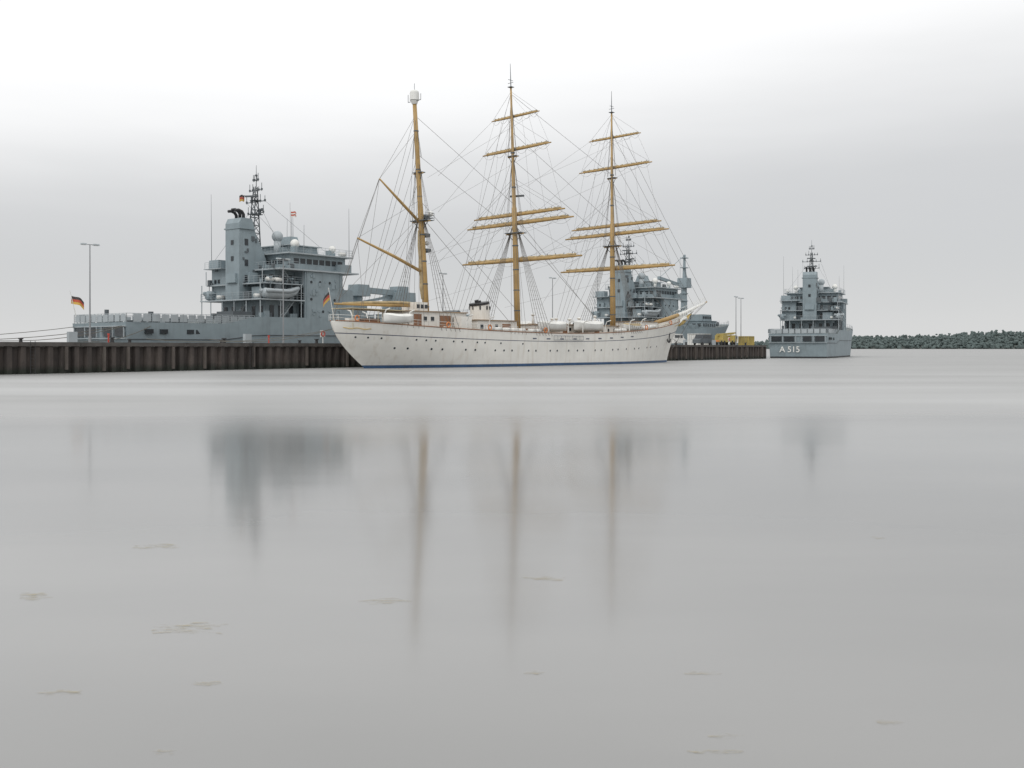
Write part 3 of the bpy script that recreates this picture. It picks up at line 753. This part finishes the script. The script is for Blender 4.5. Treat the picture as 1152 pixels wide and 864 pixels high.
for q in range(24):
    x = U(4, 65); y = U(-2.2, 2.2); z = 6.0 if 33 < x < 50 else deckz(x); h = U(.8, 1.7); g.tube((x, y, z), (x, y, z + h), .16, n=8); g.ball((x, y, z + h), .32, .6)
g.done()
g = B('deck_clutter_white', M['white'], ship)
for q in range(60):
    x = U(-2.5, 68); s_ = U(.3, .9); y = U(-3.8, 3.8) * min(1, hy(max(x, 0), 4) / 6); z = deckz(x) + (1.9 if (33 < x < 50 and abs(y) < 3) else 0.5); g.box(x, y, z + s_ / 2, s_ * U(.6, 2.2), s_, s_ * U(.6, 1.5))
g.done()
g = B('deck_clutter_dark', M['grey_d'], ship)
for q in range(64):
    x = U(-2.5, 68); s_ = U(.2, .6); y = U(-4.4, 4.4) * min(1, hy(max(x, 0), 4) / 6); z = deckz(x) + (1.9 if (33 < x < 50 and abs(y) < 3) else 0.4); g.box(x, y, z + s_ / 2, s_ * U(.6, 1.6), s_, s_ * U(.8, 2.4))
g.done()
g = B('orange_life_rings', M['orange'], ship, True)
for x in (-3, 9.5, 16.8, 28.4, 55.6, 66): g.ring((x, -(hy(x, top(x)) - .02), top(x) + .42), .32, .08)
g.done()

# masts & yards
mast = B('masts', M['ochre'], ship, True); trim = B('mast_tops', M['white2'], ship); mdk = B('mast_ironwork', M['grey_d'], ship)
yardb = B('yards', M['ochre'], ship, True); sailb = B('furled_sails', M['sail'], ship, True); rig = B('standing_rigging', M['rope'], ship); rr2 = B('running_rigging', M['rope'], ship)
def mx(md, z): b, t, zb, zt = md['xb'], md['xt'], 4.0, md['h']; return b + (t - b) * (z - zb) / (zt - zb)
MZ = dict(xb=10.9, xt=8.45, h=36.2); MM = dict(xb=29.3, xt=27.6, h=43.9); MF = dict(xb=53.3, xt=52.9, h=44.8)
for md, zt1, zt2 in ((MZ, 21.5, 34.6), (MM, 23.0, 40.5), (MF, 23.0, 41.3)):
    zs = [3.0, 12, 20, zt1, zt1 + .1, 30, zt2]; rs = [.46, .44, .38, .36, .29, .23, .13]
    if md is MZ: rs = [.45, .43, .39, .36, .34, .31, .27]
    mast.path([(mx(md, z), 0, z) for z in zs], rs, 14)
    if md is not MZ:
        mdk.tube((mx(md, zt2), 0, zt2), (mx(md, md['h']), 0, md['h']), .08, .03, n=6)
        mdk.box(mx(md, zt2), 0, zt2, .7, .7, .08)
        mdk.tube((mx(md, 42) - .5, 0, zt2 + 1), (mx(md, 42) + .5, 0, zt2 + 1), .04, n=4); mdk.tube((mx(md, 42), -.5, zt2 + .6), (mx(md, 42), .5, zt2 + .6), .04, n=4)
    for z, w_ in ((19.2, 1.7), (zt1 + (7.4 if md is not MZ else 4), .9)):
        x = mx(md, z); mast.tube((x, -w_, z), (x, w_, z), .09, n=6)
        mdk.box(x + .1, 0, z + .12, 1.5 * w_ / 1.7, w_ * 1.75, .1)
        mdk.tube((x, -w_ * .8, z), (x, 0, z - 1.3), .05, n=4); mdk.tube((x, w_ * .8, z), (x, 0, z - 1.3), .05, n=4)
    for z in (8, 11, 14, 17.5, 22.5, 26, 31): mdk.tube((mx(md, z), 0, z - .08), (mx(md, z), 0, z + .08), .47 if z < 20 else .34, n=12)
x = mx(MZ, 35)
trim.tube((mx(MZ, 34.4), 0, 34.5), (x, 0, 35.0), .35, .55, n=14); trim.tube((x, 0, 35.0), (x, 0, 36.0), .62, .6, n=16); trim.ball((x, 0, 36.0), .6, .6)
mdk.tube((x, -1.2, 34.9), (x, 1.2, 34.9), .045, n=5); mdk.tube((x, 1.2, 34.9), (x, 1.2, 35.9), .035, n=5); mdk.tube((x, -1.2, 34.9), (x, -1.2, 35.7), .035, n=5); mdk.tube((x, 0, 36.2), (x, 0, 37.2), .03, n=5)
for z, hw in ((19.6, 1.7), (17.2, 1.0), (15.2, .8)): mdk.tube((mx(MZ, z) + .5, -hw, z), (mx(MZ, z) + .5, hw, z), .07, n=5); mdk.box(mx(MZ, z) + .7, 0, z + .3, .9, .8, .4)
mdk.rail([(mx(MZ, 19) - .6, -1.4, 19.3), (mx(MZ, 19) + 1, -1.4, 19.3), (mx(MZ, 19) + 1, 1.4, 19.3)], 1, .8)
trim.ball((mx(MZ, 20) + 1.2, -.6, 20.3), .38); trim.ball((mx(MZ, 16) + 1.1, .3, 16.5), .32)
mdk.box(mx(MM, 25) + .7, 0, 24.8, .3, 2.2, .25, rz=.3)

def yard(md, z, half, r, tilt=0.0, brace=0.0, sail=True):
    x = mx(md, z) + .75
    ca, sa = math.cos(brace), math.sin(brace)
    def P(t, dz=0, dx=0): return Vector((x + dx - sa * t * half, -ca * t * half, z + dz + tilt * t * half))
    ts = [-1, -.85, -.5, 0, .5, .85, 1]
    yardb.path([P(t) for t in ts], [r * .45, r * .62, r * .9, r, r * .9, r * .62, r * .45], 10)
    mdk.tube((mx(md, z), 0, z), (x, 0, z), r * .6, n=8)
    if sail:
        n_ = 44; pts, rs = [], []
        for i in range(n_ + 1):
            t = -.9 + 1.8 * i / n_; pts.append(P(t, r * .85 + .05 + .03 * math.sin(i * 1.7), .12)); rs.append(r * (.78 - .25 * abs(t)) * (1 + .22 * math.sin(i * 2.4 + z) + .1 * (R() - .5)))
        sailb.path(pts, rs, 8)
        for i in range(14):
            t = -.85 + 1.7 * i / 13; mdk.tube(P(t, -r), P(t, r * 2.2, .12), .05, n=4)
    for sg in (-1, 1):
        for a, b_ in ((.03, .33), (.33, .64), (.64, .95)):
            rr2.rope(P(sg * a, -r), P(sg * b_, -r), .018, .55)
    return P
def rigmast(md, yards, aft_brace):
    Ps = []
    for z, half, r, tilt, br in yards:
        P = yard(md, z, half, r, tilt, br); Ps.append(P)
        up = min(z + half * .42 + 1.5, md['h'] - 2)
        for sg in (-1, 1):
            rr2.rope(P(sg * .97), (mx(md, up), 0, up), .018)
            rr2.rope(P(sg * .97), (aft_brace, sg * (1.0 if z > 20 else 3.5), max(6.0, z - 7.0 - (4 if z > 30 else 0))), .015)
            rr2.rope(P(sg * .5), (mx(md, up), 0, up - .5), .012)
    for a, b_ in zip(Ps[:-1], Ps[1:]):
        for t in (-.6, -.3, .3, .6, .95, -.95): rr2.rope(a(t), b_(t * .9), .012)
    return Ps
rigmast(MM, [(15.4, 11.8, .28, .0, .03), (20.8, 10.4, .25, .012, .02), (22.1, 8.9, .23, .01, .02), (31.6, 6.7, .20, .02, .02), (36.4, 4.6, .16, .02, 0)], MZ['xb'] + 1)
rigmast(MF, [(15.6, 11.6, .28, .0, .02), (21.3, 10.5, .25, .01, .02), (22.7, 9.1, .23, .01, .02), (32.3, 7.4, .20, .01, .02), (37.3, 5.2, .16, .01, 0)], MM['xb'] + 1)
def shrouds(md, ztop, n_, spread, upper, top_z):
    for sg in (-1, 1):
        feet = []
        for i in range(n_):
            x = mx(md, 5) + .5 - i * spread / (n_ - 1); x = max(x, -3)
            y = sg * (hy(x, top(x)) + .12); feet.append(Vector((x, y, top(x) - .4)))
            rig.rope(feet[-1], (mx(md, ztop), sg * .35, ztop), .028)
        T = Vector((mx(md, ztop), sg * .35, ztop))
        for q in range(1, 24):
            t = q / 25; rig.rope(feet[0].lerp(T, t), feet[-1].lerp(T, t), .010)
        for i in range(3): rig.rope((mx(md, 19.3) - .3 * i + .2, sg * 1.6, 19.3), (mx(md, upper), sg * .15, upper), .02)
        for q in range(1, 12):
            t = q / 13; a = Vector((mx(md, 19.3) + .2, sg * 1.6, 19.3)).lerp(Vector((mx(md, upper), sg * .15, upper)), t); b_ = Vector((mx(md, 19.3) - .4, sg * 1.6, 19.3)).lerp(Vector((mx(md, upper), sg * .15, upper)), t); rig.rope(a, b_, .012)
        for i in range(3): rig.rope((mx(md, upper) - .1 * i, sg * .8, upper), (mx(md, top_z), 0, top_z), .015)
        for j, (zt, dx) in enumerate(((ztop + 1, 4.2), (upper - 3, 5.0), (upper, 5.8), (upper + 3.5, 6.6), (top_z, 7.4))):
            x = max(-3.5, mx(md, 5) - dx - 1.0); rig.rope((x, sg * (hy(x, top(x)) + .1), top(x) - .3), (mx(md, zt), sg * .1, zt), .02)
shrouds(MM, 20.5, 6, 3.4, 30.3, 39.5); shrouds(MF, 20.5, 6, 3.4, 30.8, 40.5); shrouds(MZ, 20.0, 5, 3.0, 27.5, 33.0)
def st(a, za, b_, zb, r=.023): rig.rope((a if not isinstance(a, dict) else mx(a, za), 0, za), (b_ if not isinstance(b_, dict) else mx(b_, zb), 0, zb), r)
st(MF, 20.5, 70.5, 8.2, .03); st(MF, 22, 72, 8.6, .028); st(MF, 30, 76.5, 9.7); st(MF, 34, 79, 10.3); st(MF, 38, 81.5, 10.9); st(MF, 41, 83.6, 11.3)
st(MM, 20.5, 51.5, 5.5, .03); st(MM, 22, 50.5, 5.6); st(MM, 30, MF, 19.5); st(MM, 34, MF, 23); st(MM, 39.5, MF, 31)
st(MZ, 20, 28.5, 5.5, .028); st(MZ, 22, MM, 8); st(MZ, 28, MM, 19.5); st(MZ, 33, MM, 23.5)
yardb.path([(mx(MZ, 12.6) - .4, 0, 12.6), (5, 0, 14.3), (-1.1, 0, 16.15)], [.22, .2, .11], 10)
yardb.path([(mx(MZ, 19.2) - .4, 0, 19.2), (6, 0, 21.5), (2.5, 0, 23.95)], [.2, .18, .10], 10)
yardb.path([(mx(MZ, 8) - .5, 0, 8.1), (4, 0, 8.0), (-4.7, 0, 7.9)], [.2, .2, .13], 10)
sailb.path([(mx(MZ, 8) - 1, 0, 8.36), (6, 0, 8.4), (3, 0, 8.32), (0, 0, 8.2), (-3.5, 0, 8.05)], [.16, .2, .18, .16, .08], 8)
sailb.path([(mx(MZ, z) - .58, .05 * math.sin(z * 2), z) for z in (9, 10.5, 12, 13, 14.5, 16, 18)], [.16, .24, .2, .24, .2, .2, .12], 8)
for p_, q_ in (((-1.1, 0, 16.15), (mx(MZ, 22), 0, 22)), ((-1.1, 0, 16.15), (2.5, 0, 23.95)), ((2.5, 0, 23.95), (mx(MZ, 31), 0, 31)), ((2.5, 0, 23.95), (mx(MZ, 33), 0, 33)), ((-4.6, 0, 8.0), (-1.1, 0, 16.15)),
               ((-1.1, 0, 16.1), (-2.5, -3.0, 5.9)), ((-1.1, 0, 16.1), (-2.5, 3.0, 5.9)), ((2.5, 0, 23.9), (-3, -2.6, 5.9)), ((2.5, 0, 23.9), (-3, 2.6, 5.9)), ((-4.6, 0, 8), (mx(MZ, 20), 0, 20)), ((5, 0, 14.3), (mx(MZ, 20), 0, 20)), ((-4.8, 0, 6.6), (2.4, 0, 23.9))):
    rr2.rope(p_, q_, .02)
yardb.path([(66, 0, 6.9), (70.5, 0, 7.8), (73.5, 0, 8.45)], [.38, .37, .35], 12)
bw = B('bowsprit', M['white2'], ship, True)
bw.path([(73.4, 0, 8.43), (76, 0, 9.0), (80, 0, 10.1), (83.0, 0, 11.0)], [.36, .33, .26, .17], 12); bw.done()
yardb.path([(82.9, 0, 10.97), (83.7, 0, 11.2)], [.17, .1], 10)
bw = B('bowsprit_netting', M['white2'], ship)
for sg in (-1, 1):
    bw.rope((72.5, sg * 1.3, 7.7), (82.5, sg * .25, 10.9), .045); bw.rope((73, sg * .9, 8.9), (82.5, sg * .2, 11.9), .03)
    for i in range(23):
        t = i / 22; a = Vector((72.5, sg * 1.3, 7.7)).lerp(Vector((82.5, sg * .25, 10.9)), t); bw.rope(a, (a.x, 0, 8.2 + 2.75 * t), .025)
        if i % 2 == 0: bw.rope(a, Vector((73, sg * .9, 8.9)).lerp(Vector((82.5, sg * .2, 11.9)), t), .022)
    for kk in (.3, .6): bw.rope((72.6, sg * 1.3 * kk, 7.85), (82.5, sg * .2 * kk, 10.9), .022)
    rig.rope((74, sg * .1, 6.5), (80, 0, 10), .03); rig.rope((71, sg * 1.8, 6.0), (83, 0, 11), .025)
rig.rope((71.6, 0, 2.4), (78, 0, 8.0), .04); rig.rope((78, 0, 8.0), (83.6, 0, 11.1), .03); mdk.tube((78, 0, 9.6), (77.8, 0, 7.8), .09, n=6)
bw.prism([(70.6, 5.2), (73.8, 7.0), (76.4, 7.9), (76.6, 8.2), (74, 8.3), (70.5, 7.4)], -.18, .18)
bw.done()
fg = B('albatross_figurehead', M['gold'], ship, True)
fg.path([(73.8, 0, 6.6), (75.2, 0, 7.3), (76.6, 0, 8.0), (77.4, 0, 8.6), (78.3, 0, 8.75)], [.22, .42, .34, .2, .05], 10)
fg.done()
fg = B('albatross_wings', M['white2'], ship, True)
for sg in (-1, 1): fg.path([(75.8, sg * .3, 7.6), (74.6, sg * .8, 8.0), (72.9, sg * 1.15, 7.6), (71.2, sg * 1.5, 6.7)], [.3, .34, .24, .05], 8)
fg.done()
sc = B('bow_scrollwork', M['gold'], ship, True)
for sg in (-1, 1): sc.path([(x, sg * (hy(x, top(x) - .55) + .04), top(x) - .55 + .08 * math.sin(x * 3)) for x in np.linspace(69, 73, 14)], .05, 5)
for sg in (-1, 1): sc.path([(x, sg * (hy(x, top(x) - .8) + .04), top(x) - .8 + .06 * math.sin(x * 4)) for x in np.linspace(-4.2, -1.2, 12)], .05, 5)
sc.done()
an = B('anchors', M['black'], ship)
for sg in (-1, 1):
    y = sg * (hy(67, 4.4) + .1); an.tube((67, y, 3.6), (67, y * 1.08, 5.2), .09, n=6); an.path([(66.4, y, 4.1), (66.7, y, 3.6), (67, y, 3.45), (67.3, y, 3.6), (67.6, y, 4.1)], .1, 6)
an.done()
for b_ in (mast, trim, mdk, yardb, sailb, rig, rr2): b_.done()
fs_ = B('flag_staff', M['white2'], ship); fs_.tube((-4.7, 0, 5.8), (-5.6, 0, 9.8), .05, .035, n=6); fs_.done()
flag(ship, 'ensign', -5.4, 0, 9.3, 1.7, 1.0, [M['fl_black'], M['fl_red'], M['flagyellow']], math.radians(205), .9)

ml = empty('mooring_lines')
b = B('ropes', M['rope2'], ml)
Ms = Matrix.Translation(SS) @ Matrix.Rotation(SA, 4, 'Z'); Mt = Matrix.Translation(T1) @ Matrix.Rotation(QA, 4, 'Z')
W = lambda Mx, p: Mx @ Vector(p)
for p_, s_ in (((-4.2, 1.5, 4.8), 16), ((-3, 2.5, 4.9), 24), ((4, 5, 4.6), 52), ((68, 1.5, 6.3), 122), ((70, .8, 6.6), 136), ((60, 4, 5.5), 95)):
    b.rope(W(Ms, p_), Q(s_, .9, QH + .4), .045, .8)
for p_, s_ in (((0, -6.5, 5.6), 6), ((0, -6, 5.6), -4), ((3, -7.2, 5.5), 18), ((0.2, 6.6, 5.6), -18)):
    b.rope(W(Mt, p_), Q(s_, QW - .9, QH + .4), .05, .9)
b.done()

# ------------------------------------------------------------------ distant shore
hill = B('far_shore_hill', paint('shore_earth', (0.11, 0.125, 0.115), .9, .15, nscale=.02), None, True)
def hh(x): return float(np.interp(x, [330, 430, 560, 640, 700, 760, 860, 950, 1200, 1700, 2600], [1, 5, 13, 17, 17, 15, 20, 26, 30, 34, 36]))
n = 60
for i in range(n + 1):
    x = 330 + (2600 - 330) * i / n
    for dy, kz in ((0, -.02), (6, .06), (60, .5), (140, .9), (320, 1.05), (600, 1.0)): hill.v.append((x, 1790 + dy + 12 * math.sin(x * .013), kz * hh(x)))
for i in range(n):
    for j in range(5): a = i * 6 + j; hill.f.append([a, a + 6, a + 7, a + 1])
hill.done()
# summer woodland on the far bank: many leaf clumps, haze tinted into their colour
fol = paint('distant_foliage_hazed', (0.100, 0.130, 0.126), 1.0, .22, nscale=.05)
tr = B('distant_tree_line', fol, None)
bm = bmesh.new(); bmesh.ops.create_icosphere(bm, subdivisions=1, radius=1); iv = [v.co.copy() for v in bm.verts]; ifc = [[v.index for v in f.verts] for f in bm.faces]; bm.free()
def clump(cx, cy, cz, sx, sz):
    b0 = len(tr.v)
    for v in iv:
        kx = 1 + U(-.3, .3); tr.v.append((cx + v.x * sx * kx, cy + v.y * sx * kx, max(.05, cz + v.z * sz * kx)))
    tr.f.extend([[b0 + q for q in f] for f in ifc])
x = 400.0
while x < 2400:
    for row, (dy, kz) in enumerate(((3, .02), (18, .14), (38, .32), (60, .5), (84, .66), (110, .78), (140, .9), (180, .97))):
        if x < 520 and R() < .4: continue
        hgt = U(7, 13) * (1 if x > 560 else .7) * (.75 if row == 0 else 1); cx = x + U(-5, 5); cy = 1790 + dy + 12 * math.sin(x * .013) + U(-6, 6); g0 = hh(cx) * kz
        for q in range(5 if x < 1150 else 2):
            t = R(); rad = U(2.0, 3.6) * (1.25 - .5 * t)
            if x >= 1150: rad *= 1.8
            clump(cx + U(-3.2, 3.2) * (1.1 - .6 * t), cy + U(-3, 3), g0 + hgt * (.25 + .65 * t), rad, rad * U(.8, 1.1))
    x += U(4, 7) * (1 if x < 1150 else 1.8)
tr.done()

# ------------------------------------------------------------------ floating weed
m, nt, p = newmat('floating_seaweed'); N, L = nt.nodes, nt.links
p.inputs['Base Color'].default_value = (0.38, 0.33, 0.20, 1); p.inputs['Roughness'].default_value = .9
geo = N.new('ShaderNodeTexCoord'); n1 = noise(9.0, (.5, 1.8, 1), 6, .75)
mr = N.new('ShaderNodeMapRange'); mr.inputs['From Min'].default_value = .47; mr.inputs['From Max'].default_value = .68; mr.inputs['To Max'].default_value = .55
L.new(n1, mr.inputs['Value']); L.new(mr.outputs['Result'], p.inputs['Alpha'])
sw = B('floating_seaweed', m, None)
for cx, cy, rx, ry in ((1.52, 7.95, .16, .06), (1.42, 6.65, .14, .05), (.18, 7.95, .12, .05), (-2.95, 9.2, .4, .25), (-1.3, 10.2, .3, .15), (-6.0, 10.6, .2, .08), (-2.35, 7.7, .15, .06), (-5.0, 10.4, .25, .2), (5.0, 13.6, .12, .1), (.4, 11.2, .3, .12),
                       (-3.4, 7.5, .2, .07), (2.6, 6.9, .12, .05), (-4.6, 13.0, .4, .2), (-2.2, 6.4, .15, .05), (1.3, 6.4, .2, .05)):
    b0 = len(sw.v); n_ = 18; sw.v.append((cx, cy, .004))
    for i in range(n_):
        a = 2 * math.pi * i / n_; k_ = U(.5, 1.1); sw.v.append((cx + rx * k_ * math.cos(a), cy + ry * k_ * math.sin(a), .004))
    for i in range(n_): sw.f.append([b0, b0 + 1 + i, b0 + 1 + (i + 1) % n_])
sw.done()
